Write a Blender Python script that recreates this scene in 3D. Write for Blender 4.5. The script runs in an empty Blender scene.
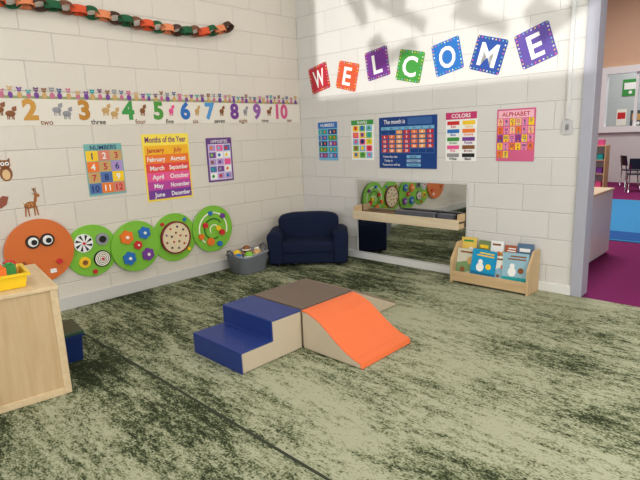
import bpy, bmesh, math, random
from mathutils import Matrix, Vector, Euler
random.seed(7)
scene=bpy.context.scene
COL=scene.collection
scene.view_settings.view_transform='Standard'

# ------------------------------------------------------------ materials
def lin(c):
    return tuple(((x/255)/12.92 if x/255<=0.04045 else (((x/255)+0.055)/1.055)**2.4) for x in c)
MATS={}
def M(name,rgb,rough=0.6,var=0.06,scale=8,bump=0.0,metal=0.0,bscale=200,spec=0.4):
    if name in MATS: return MATS[name]
    m=bpy.data.materials.new(name); m.use_nodes=True
    nt=m.node_tree; N=nt.nodes; L=nt.links
    b=N['Principled BSDF']; b.inputs['Roughness'].default_value=rough; b.inputs['Metallic'].default_value=metal
    b.inputs['Specular IOR Level'].default_value=spec
    c=lin(rgb)
    tc=N.new('ShaderNodeTexCoord'); nz=N.new('ShaderNodeTexNoise'); nz.inputs['Scale'].default_value=scale
    nz.inputs['Detail'].default_value=4
    L.new(tc.outputs['Object'],nz.inputs['Vector'])
    mx=N.new('ShaderNodeMix'); mx.data_type='RGBA'
    L.new(nz.outputs['Fac'],mx.inputs[0])
    mx.inputs[6].default_value=tuple(x*(1-var) for x in c)+(1,)
    mx.inputs[7].default_value=tuple(min(1,x*(1+var)) for x in c)+(1,)
    L.new(mx.outputs[2],b.inputs['Base Color'])
    if bump>0:
        n2=N.new('ShaderNodeTexNoise'); n2.inputs['Scale'].default_value=bscale
        L.new(tc.outputs['Object'],n2.inputs['Vector'])
        bp=N.new('ShaderNodeBump'); bp.inputs['Strength'].default_value=bump; bp.inputs['Distance'].default_value=0.002
        L.new(n2.outputs['Fac'],bp.inputs['Height']); L.new(bp.outputs[0],b.inputs['Normal'])
    MATS[name]=m; return m

def wood(name,rgb,axis=0,rough=0.5):
    if name in MATS: return MATS[name]
    m=bpy.data.materials.new(name); m.use_nodes=True
    nt=m.node_tree; N=nt.nodes; L=nt.links; b=N['Principled BSDF']; b.inputs['Roughness'].default_value=rough
    tc=N.new('ShaderNodeTexCoord'); mp=N.new('ShaderNodeMapping')
    s=[14,14,14]; s[axis]=1.2; mp.inputs['Scale'].default_value=s
    nz=N.new('ShaderNodeTexNoise'); nz.inputs['Scale'].default_value=2.2; nz.inputs['Detail'].default_value=6; nz.inputs['Distortion'].default_value=0.6
    L.new(tc.outputs['Object'],mp.inputs[0]); L.new(mp.outputs[0],nz.inputs['Vector'])
    r=N.new('ShaderNodeValToRGB'); c=lin(rgb)
    r.color_ramp.elements[0].position=.3; r.color_ramp.elements[0].color=(c[0]*.88,c[1]*.84,c[2]*.78,1)
    r.color_ramp.elements[1].position=.65; r.color_ramp.elements[1].color=(c[0],c[1],c[2],1)
    L.new(nz.outputs['Fac'],r.inputs[0]); L.new(r.outputs[0],b.inputs['Base Color'])
    MATS[name]=m; return m

def block_wall(name,rgb,axis):
    m=bpy.data.materials.new(name); m.use_nodes=True
    nt=m.node_tree; N=nt.nodes; L=nt.links; b=N['Principled BSDF']; b.inputs['Roughness'].default_value=0.3
    tc=N.new('ShaderNodeTexCoord'); sp=N.new('ShaderNodeSeparateXYZ'); cb=N.new('ShaderNodeCombineXYZ')
    L.new(tc.outputs['Object'],sp.inputs[0])
    L.new(sp.outputs['XYZ'[axis]],cb.inputs[0]); L.new(sp.outputs[2],cb.inputs[1])
    br=N.new('ShaderNodeTexBrick'); br.offset=0.5
    br.inputs['Scale'].default_value=1.0
    br.inputs['Brick Width'].default_value=0.457; br.inputs['Row Height'].default_value=0.2286
    br.inputs['Mortar Size'].default_value=0.007; br.inputs['Mortar Smooth'].default_value=1.0
    c=lin(rgb)
    br.inputs['Color1'].default_value=c+(1,); br.inputs['Color2'].default_value=tuple(x*.96 for x in c)+(1,)
    br.inputs['Mortar'].default_value=tuple(x*.87 for x in c)+(1,)
    L.new(cb.outputs[0],br.inputs['Vector'])
    L.new(br.outputs['Color'],b.inputs['Base Color'])
    nz=N.new('ShaderNodeTexNoise'); nz.inputs['Scale'].default_value=60; nz.inputs['Detail'].default_value=5
    L.new(tc.outputs['Object'],nz.inputs['Vector'])
    ma=N.new('ShaderNodeMath'); ma.operation='MULTIPLY_ADD'; ma.inputs[1].default_value=-1.0
    L.new(br.outputs['Fac'],ma.inputs[0])
    m2=N.new('ShaderNodeMath'); m2.operation='MULTIPLY'; m2.inputs[1].default_value=0.7
    L.new(nz.outputs['Fac'],m2.inputs[0]); L.new(m2.outputs[0],ma.inputs[2])
    bp=N.new('ShaderNodeBump'); bp.inputs['Strength'].default_value=0.6; bp.inputs['Distance'].default_value=0.006
    L.new(ma.outputs[0],bp.inputs['Height']); L.new(bp.outputs[0],b.inputs['Normal'])
    return m

def carpet():
    m=bpy.data.materials.new('distressed_green_carpet'); m.use_nodes=True
    nt=m.node_tree; N=nt.nodes; L=nt.links; b=N['Principled BSDF']; b.inputs['Roughness'].default_value=0.95
    b.inputs['Specular IOR Level'].default_value=0.1
    tc=N.new('ShaderNodeTexCoord')
    def noise(scale,vec_scale,detail,dist=0,off=(0,0,0),rough=.5):
        mp=N.new('ShaderNodeMapping'); mp.inputs['Scale'].default_value=vec_scale; mp.inputs['Location'].default_value=off
        L.new(tc.outputs['Object'],mp.inputs[0])
        n=N.new('ShaderNodeTexNoise'); n.inputs['Scale'].default_value=scale; n.inputs['Detail'].default_value=detail
        n.inputs['Distortion'].default_value=dist; n.inputs['Roughness'].default_value=rough
        L.new(mp.outputs[0],n.inputs['Vector']); return n.outputs['Fac']
    def math_(op,a,b_):
        n=N.new('ShaderNodeMath'); n.operation=op
        for i,x in enumerate((a,b_)):
            if isinstance(x,(int,float)): n.inputs[i].default_value=x
            else: L.new(x,n.inputs[i])
        return n.outputs[0]
    big=noise(1.1,(0.55,1.2,1),2,0,(3.4,2.1,0))
    mid=noise(4.0,(1.0,3.4,1),4,0,(1,2,0),.62)
    speck=noise(26.0,(0.8,1.6,1),3,0,(5,5,0),.7)
    fine=noise(90.0,(0.9,1.2,1),2)
    sp=N.new('ShaderNodeSeparateXYZ'); L.new(tc.outputs['Object'],sp.inputs[0])
    left=math_('LESS_THAN',sp.outputs[1],-3.06)
    s=math_('ADD',math_('MULTIPLY',big,0.44),math_('MULTIPLY',mid,0.34))
    s=math_('ADD',s,math_('MULTIPLY',speck,0.38))
    s=math_('ADD',s,math_('MULTIPLY',fine,0.34))
    s=math_('SUBTRACT',s,math_('MULTIPLY',left,0.04))
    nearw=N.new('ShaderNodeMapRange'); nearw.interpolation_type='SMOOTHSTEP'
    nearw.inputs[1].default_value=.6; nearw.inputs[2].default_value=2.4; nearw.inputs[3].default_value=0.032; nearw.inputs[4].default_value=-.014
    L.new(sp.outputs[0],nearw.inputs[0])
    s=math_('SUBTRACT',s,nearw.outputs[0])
    r=N.new('ShaderNodeValToRGB'); e=r.color_ramp.elements
    e[0].position=0.655; e[0].color=lin((52,60,42))+(1,)
    e[1].position=0.82; e[1].color=lin((190,192,164))+(1,)
    x=e.new(0.70); x.color=lin((84,93,66))+(1,)
    x=e.new(0.745); x.color=lin((144,150,118))+(1,)
    L.new(s,r.inputs[0])
    g=noise(300.0,(1,1,1),2)
    mx=N.new('ShaderNodeMix'); mx.data_type='RGBA'; mx.blend_type='MULTIPLY'; mx.inputs[0].default_value=1
    rr=N.new('ShaderNodeValToRGB'); rr.color_ramp.elements[0].position=.3; rr.color_ramp.elements[0].color=(.66,.66,.64,1)
    rr.color_ramp.elements[1].position=.7; rr.color_ramp.elements[1].color=(1.0,1.0,1.0,1)
    L.new(g,rr.inputs[0]); L.new(r.outputs[0],mx.inputs[6]); L.new(rr.outputs[0],mx.inputs[7])
    L.new(mx.outputs[2],b.inputs['Base Color'])
    bp=N.new('ShaderNodeBump'); bp.inputs['Strength'].default_value=.6; bp.inputs['Distance'].default_value=.006
    L.new(g,bp.inputs['Height']); L.new(bp.outputs[0],b.inputs['Normal'])
    return m

WHITE=M('white_paper',(244,244,242),.6,.02)
CREAM=M('cream_paper',(250,246,232),.6,.02)
BLACK=M('black_ink',(25,25,28),.5)
NAVYP=M('navy_print',(22,52,110),.5)
RED=M('red_print',(208,40,48),.5); CRIM=M('crimson_print',(190,30,62),.5)
ORANGE=M('orange_print',(238,120,40),.5); YEL=M('yellow_print',(250,205,40),.5)
GREEN=M('green_print',(60,150,70),.5); LGREEN=M('light_green_print',(130,190,70),.5)
BLUE=M('blue_print',(40,110,190),.5); LBLUE=M('light_blue_print',(120,185,220),.5)
PURPLE=M('purple_print',(118,60,150),.5); PINK=M('pink_print',(235,90,150),.5)
BROWN=M('brown_print',(140,86,46),.5); TAN=M('tan_print',(205,165,105),.5); TEAL=M('teal_print',(30,160,160),.5)
GREY=M('grey_print',(150,150,155),.5)
LIME=M('lime_board',(128,192,62),.4,.03); HEADOR=M('orange_board',(220,114,52),.4,.03)

# ------------------------------------------------------------ mesh building
class MB:
    def __init__(s): s.v=[];s.f=[];s.mi=[];s.mats=[];s.sm=[]
    def mid(s,m):
        if m not in s.mats: s.mats.append(m)
        return s.mats.index(m)
    def raw(s,vs,fs,mat,smooth=False):
        o=len(s.v); s.v+= [tuple(v) for v in vs]
        k=s.mid(mat)
        for f in fs: s.f.append(tuple(i+o for i in f)); s.mi.append(k); s.sm.append(smooth)
        return s
    def prism(s,pts,z0,z1,mat,smooth=False):
        n=len(pts)
        area=sum(pts[i][0]*pts[(i+1)%n][1]-pts[(i+1)%n][0]*pts[i][1] for i in range(n))
        if area<0: pts=pts[::-1]
        if z0 is None:
            return s.raw([(x,y,z1) for x,y in pts],[tuple(range(n))],mat)
        vs=[(x,y,z0) for x,y in pts]+[(x,y,z1) for x,y in pts]
        s.raw(vs,[tuple(range(n-1,-1,-1)),tuple(range(n,2*n))],mat)
        o=len(s.v)-2*n; k=s.mid(mat)
        for i in range(n):
            j=(i+1)%n; s.f.append((o+i,o+j,o+n+j,o+n+i)); s.mi.append(k); s.sm.append(smooth)
        return s
    def box(s,x0,x1,y0,y1,z0,z1,mat):
        return s.prism([(x0,y0),(x1,y0),(x1,y1),(x0,y1)],z0,z1,mat)
    def rect(s,x0,x1,y0,y1,z,mat):
        return s.prism([(x0,y0),(x1,y0),(x1,y1),(x0,y1)],None,z,mat)
    def rrect(s,x0,x1,y0,y1,r,z0,z1,mat,n=5):
        pts=[]
        for cx,cy,a0 in ((x1-r,y1-r,0),(x0+r,y1-r,90),(x0+r,y0+r,180),(x1-r,y0+r,270)):
            for i in range(n+1):
                a=math.radians(a0+90*i/n); pts.append((cx+r*math.cos(a),cy+r*math.sin(a)))
        return s.prism(pts,z0,z1,mat)
    def disc(s,cx,cy,r,z0,z1,mat,n=28,ry=None,rot=0):
        ry=ry or r; pts=[]
        for i in range(n):
            a=2*math.pi*i/n; x=r*math.cos(a); y=ry*math.sin(a)
            pts.append((cx+x*math.cos(rot)-y*math.sin(rot),cy+x*math.sin(rot)+y*math.cos(rot)))
        return s.prism(pts,z0,z1,mat,True)
    def ring(s,cx,cy,r0,r1,z0,z1,mat,n=32,a0=0,a1=360):
        full=abs(a1-a0)>=360
        k=n if full else n+1
        A=[math.radians(a0+(a1-a0)*i/n) for i in range(k)]
        vs=[]
        for a in A:
            for r,z in ((r0,z0),(r0,z1),(r1,z1),(r1,z0)): vs.append((cx+r*math.cos(a),cy+r*math.sin(a),z))
        fs=[]
        for i in range(n):
            j=(i+1)%k
            for q in range(4):
                p=(q+1)%4; fs.append((i*4+q,j*4+q,j*4+p,i*4+p))
        if not full: fs.append((0,1,2,3)); o=(k-1)*4; fs.append((o+3,o+2,o+1,o))
        return s.raw(vs,fs,mat)
    def sphere(s,c,r,mat,seg=16,rings=10,sc=(1,1,1)):
        vs=[(c[0],c[1],c[2]+r*sc[2])]
        for i in range(1,rings):
            t=math.pi*i/rings
            for j in range(seg):
                a=2*math.pi*j/seg
                vs.append((c[0]+r*sc[0]*math.sin(t)*math.cos(a),c[1]+r*sc[1]*math.sin(t)*math.sin(a),c[2]+r*sc[2]*math.cos(t)))
        vs.append((c[0],c[1],c[2]-r*sc[2])); fs=[]
        for j in range(seg): fs.append((0,1+j,1+(j+1)%seg))
        for i in range(rings-2):
            for j in range(seg):
                a=1+i*seg+j;b=1+i*seg+(j+1)%seg; fs.append((a,a+seg,b+seg,b))
        l=len(vs)-1;o=1+(rings-2)*seg
        for j in range(seg): fs.append((l,o+(j+1)%seg,o+j))
        return s.raw(vs,fs,mat,True)
    def tube(s,pts,r,mat,n=10,closed=False):
        P=[Vector(p) for p in pts]; vs=[];fs=[];k=len(P)
        for i,p in enumerate(P):
            if closed: t=(P[(i+1)%k]-P[i-1])
            else: t=(P[min(i+1,k-1)]-P[max(i-1,0)])
            t.normalize(); up=Vector((0,0,1)) if abs(t.z)<.9 else Vector((1,0,0))
            a=t.cross(up).normalized(); b=a.cross(t)
            for j in range(n):
                q=2*math.pi*j/n; vs.append(p+(a*math.cos(q)+b*math.sin(q))*r)
        for i in range(k if closed else k-1):
            for j in range(n):
                i2=(i+1)%k
                fs.append((i*n+j,i*n+(j+1)%n,i2*n+(j+1)%n,i2*n+j))
        if not closed: fs.append(tuple(range(n))); fs.append(tuple(range(k*n-1,(k-1)*n-1,-1)))
        return s.raw(vs,fs,mat,True)
    def text(s,t,cx,cy,h,z,mat,wmax=None,bold=0.0,rot=0,align='C'):
        vs,fs,w=txt(t,bold)
        k=h/0.7
        kx=k
        if wmax and w*k>wmax: kx=wmax/w
        out=[]
        ox=-w*kx/2 if align=='C' else 0
        for x,y in vs:
            X=x*kx+ox; Yy=y*k-h/2
            out.append((cx+X*math.cos(rot)-Yy*math.sin(rot),cy+X*math.sin(rot)+Yy*math.cos(rot),z))
        return s.raw(out,fs,mat)
    def build(s,name,parent=None,bevel=0,seg=3,smooth=False,loc=None,mx=None):
        me=bpy.data.meshes.new(name); me.from_pydata(s.v,[],s.f)
        for m in s.mats: me.materials.append(m)
        for p,k,q in zip(me.polygons,s.mi,s.sm): p.material_index=k; p.use_smooth=q or smooth
        me.validate(); me.update()
        ob=bpy.data.objects.new(name,me); COL.objects.link(ob)
        if parent: ob.parent=parent
        if loc: ob.location=loc
        if mx is not None: ob.matrix_local=mx
        if bevel>0:
            b=ob.modifiers.new('bevel','BEVEL'); b.width=bevel; b.segments=seg; b.limit_method='ANGLE'; b.angle_limit=math.radians(40)
            b.harden_normals=False
        return ob
TC={}
def txt(t,bold=0.0):
    if (t,bold) in TC: return TC[(t,bold)]
    cu=bpy.data.curves.new('t','FONT'); cu.body=t; cu.size=1; cu.offset=bold; cu.resolution_u=3
    ob=bpy.data.objects.new('t',cu); COL.objects.link(ob)
    dg=bpy.context.evaluated_depsgraph_get(); me=bpy.data.meshes.new_from_object(ob.evaluated_get(dg))
    vs=[(v.co.x,v.co.y) for v in me.vertices]; fs=[tuple(p.vertices) for p in me.polygons]
    x0=min(v[0] for v in vs); w=max(v[0] for v in vs)-x0
    vs=[(x-x0,y) for x,y in vs]
    bpy.data.objects.remove(ob); bpy.data.curves.remove(cu); bpy.data.meshes.remove(me)
    TC[(t,bold)]=(vs,fs,w); return TC[(t,bold)]

def empty(name,loc=(0,0,0),rz=0,mx=None):
    e=bpy.data.objects.new(name,None); COL.objects.link(e); e.empty_display_size=.1
    e.location=loc; e.rotation_euler=(0,0,rz)
    if mx is not None: e.matrix_world=mx
    return e
def tag(ob,label,cat,group=None):
    ob['label']=label; ob['category']=cat
    if group: ob['group']=group
    return ob
def struct(ob): ob['kind']='structure'; return ob
def wallmx(side,u,z,rot=0,off=0.0):
    R=Euler((math.pi/2,0,math.pi/2 if side=='left' else 0)).to_matrix().to_4x4() @ Matrix.Rotation(rot,4,'Z')
    loc=(off,u,z) if side=='left' else (u,-off,z)
    return Matrix.Translation(loc)@R

# ------------------------------------------------------------ room shell
WL=block_wall('painted_block_left',(223,215,203),1)
WB=block_wall('painted_block_back',(219,217,214),0)
TRIMW=M('white_trim_paint',(228,228,226),.4,.02)
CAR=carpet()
H=3.6
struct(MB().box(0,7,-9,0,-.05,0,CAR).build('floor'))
PUR=M('purple_carpet',(122,38,92),.95,.3,60,.5,spec=.1)
struct(MB().box(-2.5,7,0,9.6,-.05,0.0,PUR).build('floor.001'))
struct(MB().box(-.2,0,-9,0.14,0,H,WL).build('wall_left'))
b=MB(); X0,X1,DZ=3.21,4.3,2.5; WT=.12
b.box(0,X0,0,WT,0,H,WB); b.box(X1,7,0,WT,0,H,WB); b.box(X0,X1,0,WT,DZ,H,WB)
struct(b.build('wall_back'))
PL=M('painted_plaster',(214,212,206),.6,.02)
struct(MB().box(7,7.2,-9,9.6,0,H+1,PL).build('wall_right'))
WX0,WX1,WZ0,WZ1=2.6,6.6,.8,2.7
b=MB(); b.box(-.2,WX0,-9.2,-9,0,H,PL).box(WX1,7.2,-9.2,-9,0,H,PL).box(WX0,WX1,-9.2,-9,0,WZ0,PL).box(WX0,WX1,-9.2,-9,WZ1,H,PL)
struct(b.build('wall_front'))
b=MB()
for x in (WX0+.03,4.42,5.5,WX1-.03): b.box(x-.03,x+.03,-9.14,-9.06,WZ0,WZ1,TRIMW)
b.box(WX0,WX1,-9.14,-9.06,WZ0,WZ0+.05,TRIMW).box(WX0,WX1,-9.14,-9.06,WZ1-.05,WZ1,TRIMW)
struct(b.build('window_2'))
struct(MB().box(-.2,7.2,-9.2,.12,H,H+.1,PL).build('ceiling'))
BB=M('baseboard_paint',(206,204,200),.45,.03)
struct(MB().box(0,.02,-9,0,0,.11,BB).build('baseboard_left',bevel=.004))
struct(MB().box(.02,X0-.02,-.02,0,0,.08,TRIMW).build('baseboard_back',bevel=.004))
struct(MB().box(0.02,7,-3.064,-3.050,0,.003,M('carpet_seam',(52,58,44),.9)).build('trim_1'))
for i,(x,z,a,kind) in enumerate(((3.06,1.44,.5,0),(3.38,1.30,-.5,1),(3.66,1.46,.6,0),(3.84,1.20,-.4,1),(4.02,1.42,.4,0),(4.24,1.16,.6,1),(3.28,1.10,.3,1),(4.32,1.47,-.5,0))):  # unseen shapes added in the window to cast angular shadows on wall_back
    sh=[[(-.09,-.14),(-.04,-.14),(0,.0),(.04,-.14),(.09,-.14),(.12,.14),(.07,.14),(.05,-.02),(.02,.1),(-.02,.1),(-.05,-.02),(-.07,.14),(-.12,.14)],
        [(-.16,-.06),(.15,-.07),(.13,.0),(-.02,.0),(-.06,.12),(-.15,.11)]][kind]
    sh=[(p[0]*1.1,p[1]*1.1) for p in sh]
    o=MB().prism(sh,0,.003,[RED,BLUE][kind]).build('shadow_cutout',mx=Matrix.Translation((x,-9.04+.02*(i%2),z))@Euler((math.pi/2,0,0)).to_matrix().to_4x4()@Matrix.Rotation(a,4,'Z'))
    tag(o,'%s shadow-casting cutout shape added on the window'%['red','blue'][kind],'shadow caster','added shadow cutouts on the window')
FR=M('blue_grey_frame_paint',(172,173,186),.35,.03)
b=MB(); b.box(X0-.03,X0+.06,-.02,WT+.02,0,DZ,FR); b.box(X1-.06,X1+.03,-.02,WT+.02,0,DZ,FR); b.box(X0-.03,X1+.03,-.02,WT+.02,DZ-.06,DZ+.03,FR)
struct(b.build('door_1',bevel=.005))
# neighbouring room
PEACH=M('peach_wall_paint',(222,184,152),.6,.03); LOWW=M('pale_wall_paint',(216,214,214),.6,.03)
b=MB(); 
for (x0,x1,z0,z1,m) in ((-2.5,.62,0,4.6,PEACH),(.62,2.2,2.7,4.6,PEACH),(.62,2.2,0,1.25,LOWW),(2.2,7,0,4.6,PEACH)):
    b.box(x0,x1,9.6,9.75,z0,z1,m)
struct(b.build('wall_north'))
struct(MB().box(-2.6,-2.5,.12,9.6,0,4.6,PEACH).build('wall_west'))
struct(MB().box(-2.6,7.2,.12,9.8,4.6,4.7,PL).build('ceiling.001'))
struct(MB().box(-2.5,7,.0,.12,H+.1,4.6,PL).build('wall_south'))
# view beyond the interior window: a small room with warm wall and shelf line
struct(MB().box(-.6,3.4,12.2,12.3,0,4,M('far_room_wall',(196,206,206),.6,.05)).build('wall_beyond'))
b=MB(); FW=M('bright_white_trim',(244,244,244),.4,.02)
for (x0,x1,z0,z1) in ((.56,2.3,1.20,1.34),(.56,2.3,2.56,2.72),(.56,.76,1.34,2.56),(2.1,2.3,1.34,2.56)):
    b.box(x0,x1,9.51,9.7,z0,z1,FW)
b.box(1.36,1.42,9.58,9.66,1.34,2.56,FW)
struct(b.build('window_1'))

# ------------------------------------------------------------ neighbour room contents
rug=MB().rrect(.6,4.6,2.45,6.3,.05,0.001,.012,M('blue_rug_pile',(64,142,196),.95,.2,40,.3,spec=.1)).build('area_rug')
MB().box(.6,4.6,2.5,3.05,.012,.014,M('dark_blue_rug_pile',(44,92,160),.95,.2,40,.3,spec=.1)).build('border_band',rug)
tag(rug,'blue area rug with darker blue band on purple carpet','rug')
e=empty('storage_cabinet',(2.78,1.2,0))
CABW=M('off_white_laminate',(226,224,222),.4,.02)
MB().box(-.23,.23,-.55,.55,.03,.70,CABW).build('body',e,.006)
MB().box(-.24,.24,-.56,.56,.70,.725,wood('pale_maple_top',(220,196,160),1)).build('top',e,.004)
MB().box(-.2,.2,-.5,.5,0,.03,GREY).build('plinth',e)
tag(e,'low off-white classroom storage cabinet seen through the doorway','cabinet')
MPL=wood('pale_maple_far',(214,180,136),2)
e=empty('shelf_unit',(1.05,8.1,0))
b=MB()
b.box(-.22,-.195,-.15,.15,0,.95,MPL); b.box(.195,.22,-.15,.15,0,.95,MPL); b.box(-.195,.195,.13,.15,0,.95,CABW)
b.build('body',e)
for z in (.02,.32,.62,.93):
    MB().box(-.195,.195,-.15,.13,z,z+.02,MPL).build('shelf',e)
tag(e,'narrow maple open shelf unit by the far wall','shelf')
for z,cs in ((.04,(BLUE,PINK)),(.34,(ORANGE,PURPLE)),(.64,(YEL,TEAL)),(.95,(LGREEN,PINK))):
    for i,c in enumerate(cs):
        t=MB().rrect(-.06,.06,-.08,.08,.015,0,.12,c).ring(0,0,.02,.04,.12,.125,c,12).build('toy_bin',loc=(.96+i*.18,8.08,z))
        tag(t,'small %s plastic toy bin on maple shelf'%c.name.split('_print')[0].replace('_',' '),'bin','toy bins on the far shelf')
def chair(x,y,rz,label):
    e=empty('classroom_chair',(x,y,0),rz)
    D=M('dark_navy_plastic',(28,32,48),.4); CH=M('chrome_tube',(170,172,178),.25,.02,metal=1)
    MB().rrect(-.2,.2,-.2,.18,.05,.36,.385,D).build('seat',e,.006)
    b=MB(); pts=[]
    for i in range(9):
        a=-1+i/4; pts.append((a*.19,.2-.05*a*a))
    n=len(pts); vs=[]
    for x_,y_ in pts:
        for (dy,z) in ((0,.48),(.015,.48),(.05,.70),(.035,.70)): vs.append((x_,y_+dy,z))
    fs=[]
    for i in range(n-1):
        for q in range(4): fs.append((i*4+q,i*4+(q+1)%4,(i+1)*4+(q+1)%4,(i+1)*4+q))
    fs+=[(3,2,1,0),tuple((n-1)*4+q for q in range(4))]
    b.raw(vs,fs,D).build('backrest',e,.004)
    for sx in (-1,1):
        MB().tube([(sx*.17,.18,0),(sx*.16,.16,.36),(sx*.15,.2,.6)],.012,CH).build('leg',e)
        MB().tube([(sx*.18,-.2,0),(sx*.16,-.16,.36)],.012,CH).build('leg',e)
    tag(e,label,'chair'); return e
chair(1.95,7.75,math.radians(200),'dark navy plastic classroom chair with chrome legs')
chair(1.62,8.75,math.radians(120),'dark navy classroom chair pushed beside the table')
e=empty('activity_table',(2.35,8.55,0))
MB().rrect(-.55,.55,-.35,.35,.08,.56,.59,M('dark_table_laminate',(70,72,88),.3)).build('tabletop',e,.006)
for sx in (-1,1):
    for sy in (-1,1):
        MB().tube([(sx*.45,sy*.25,0),(sx*.45,sy*.25,.56)],.018,M('chrome_tube',(0,0,0))).build('leg',e)
tag(e,'low dark classroom table beside the navy chair','table')
for i,(x,y,c) in enumerate(((1.95,8.45,PINK),(2.1,8.6,BLUE),(2.25,8.4,RED))):
    t=MB().box(-.06,.06,-.05,.05,0,.09,c).disc(0,0,.04,.09,.13,c).build('toy_block',loc=(x,y,.59))
    tag(t,'small %s toy block with round knob on table'%c.name.split('_')[0],'toy','toy blocks on the low table')
def nposter(x0,x1,z0,z1,y,c,c2,label):
    w=x1-x0;h=z1-z0
    p=MB().box(-w/2,w/2,-h/2,h/2,0,.004,c).build('paper_poster',mx=Matrix.Translation(((x0+x1)/2,y,(z0+z1)/2))@Euler((math.pi/2,0,0)).to_matrix().to_4x4())
    MB().rect(-w*.4,w*.4,-h*.1,h*.3,.006,c2).disc(0,-h*.28,h*.1,None,.006,WHITE).build('picture',p)
    tag(p,label,'poster')
nposter(.45,.85,2.15,2.6,12.19,GREEN,WHITE,'green paper poster on wall beyond the interior window')
nposter(.35,.6,1.35,1.8,12.19,CREAM,RED,'cream poster with red panel beyond the interior window')
nposter(.7,1.1,1.3,1.75,12.19,M('dark_grey_board',(84,88,92),.6),TAN,'dark grey notice board with tan sheet beyond the window')

# ------------------------------------------------------------ posters
def board(name,side,u0,u1,z0,z1,mat,label,cat='poster',rot=0,t=.004,r=.006):
    w=u1-u0;h=z1-z0
    o=MB().rrect(-w/2,w/2,-h/2,h/2,r,0,t,mat,2).build(name,mx=wallmx(side,(u0+u1)/2,(z0+z1)/2,rot,.001))
    tag(o,label,cat); return o,w,h
Z=.0055; Z2=.0065; Z3=.0075
o,w,h=board('months_poster','left',-2.07,-1.575,.835,1.47,M('pale_yellow_print',(254,226,84),.5),'yellow poster listing the twelve months in coloured rows')
b=MB(); b.text('Months of the Year',0,h*.42,.055,Z,M('deep_violet_print',(110,40,120),.5),w*.88,.018); b.build('heading',o)
b=MB(); rows=[M('golden_print',(246,184,36),.5),M('deep_orange_print',(242,124,44),.5),M('coral_print',(232,74,70),.5),PINK,M('orchid_print',(190,70,160),.5),PURPLE]
Ln=['January','February','March','April','May','June']; Rn=['July','August','September','October','November','December']
rh=h*.80/6; T=MB()
for i in range(6):
    y=h*.33-rh*(i+.5)
    b.rect(-w*.47,w*.47,y-rh*.5,y+rh*.5,Z,rows[i])
    T.text(Ln[i],-w*.24,y,.042,Z2,WHITE if i else CRIM,w*.38,.02); T.text(Rn[i],w*.23,y,.042,Z2,WHITE if i else CRIM,w*.42,.02)
b.build('coloured_row',o); T.build('month_print',o)
o,w,h=board('number_poster','left',-2.605,-2.27,.95,1.40,M('soft_teal_print',(120,180,176),.5),'number chart poster with colourful rows of numerals')
b=MB(); T=MB(); SAL=M('salmon_print',(222,130,104),.5); SL=M('slate_blue_print',(84,112,170),.5); LIL=M('lilac_print',(176,150,205),.5)
cs=[YEL,SAL,TAN, ORANGE,TAN,LIL, TAN,SL,YEL, SL,ORANGE,SAL]
n=0
T.text('NUMBERS',0,h*.43,.038,Z2,NAVYP,w*.84,.01)
for r_ in range(4):
    for c_ in range(3):
        x=-w*.32+c_*w*.32; y=h*.27-r_*h*.21
        b.rect(x-w*.155,x+w*.155,y-h*.1,y+h*.1,Z,cs[n]); T.text(str(n+1),x,y,.055,Z2,[NAVYP,WHITE,CRIM][(n+r_)%3],None,.02); n+=1
b.build('coloured_square',o); T.build('number_print',o)
o,w,h=board('picture_poster','left',-1.37,-1.05,.96,1.415,M('deep_purple_print',(104,62,132),.5),'purple bordered poster with lilac grid of small pictures')
b=MB(); b.rect(-w*.44,w*.44,-h*.46,h*.36,Z,M('pale_lilac_print',(222,206,232),.5))
b.text('OPPOSITES',0,h*.42,.03,Z,WHITE,w*.8,.01); b.build('panel',o)
b=MB()
cc=[ORANGE,LBLUE,RED,LGREEN,BLUE,YEL,BROWN,PURPLE,PINK,TEAL,GREY,ORANGE,GREEN,RED,BLUE]
pg=[LIL,WHITE,PURPLE,PINK,LIL,WHITE,SL]
for i in range(15):
    x=-w*.29+(i%3)*w*.29; y=h*.27-(i//3)*h*.16
    b.rect(x-w*.125,x+w*.125,y-h*.065,y+h*.065,Z2,pg[(i*3)%7]); b.disc(x-.01,y,.018,None,Z3,cc[i],10)
b.build('picture_grid',o)

o,w,h=board('number_word_poster','back',.30,.60,1.11,1.545,LBLUE,'light blue poster with rows of numbers')
b=MB(); b.rect(-w*.5,w*.5,h*.34,h*.5,Z,BLUE); b.text('NUMBERS',0,h*.42,.035,Z2,WHITE,w*.8,.01); b.build('heading',o)
b=MB(); T=MB()
for i in range(5):
    y=h*.25-i*h*.155
    for j in (0,1):
        x=-w*.25+j*w*.5; b.rect(x-w*.22,x+w*.22,y-h*.062,y+h*.062,Z,[TEAL,BLUE,NAVYP,GREEN,PURPLE][(i+j*2)%5])
        T.text(str(i+1+5*j),x-w*.1,y,.034,Z2,YEL if i%2 else WHITE,None,.02); T.disc(x+w*.1,y,.014,None,Z2,ORANGE,10)
b.build('coloured_row',o); T.build('number_print',o)
o,w,h=board('shapes_poster','back',.81,1.12,1.115,1.545,WHITE,'white poster with rows of coloured shapes')
b=MB(); b.rect(-w*.5,w*.5,h*.38,h*.5,Z,GREEN); b.text('SHAPES',0,h*.44,.03,Z2,WHITE,w*.8,.01); b.build('heading',o)
b=MB()
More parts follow.
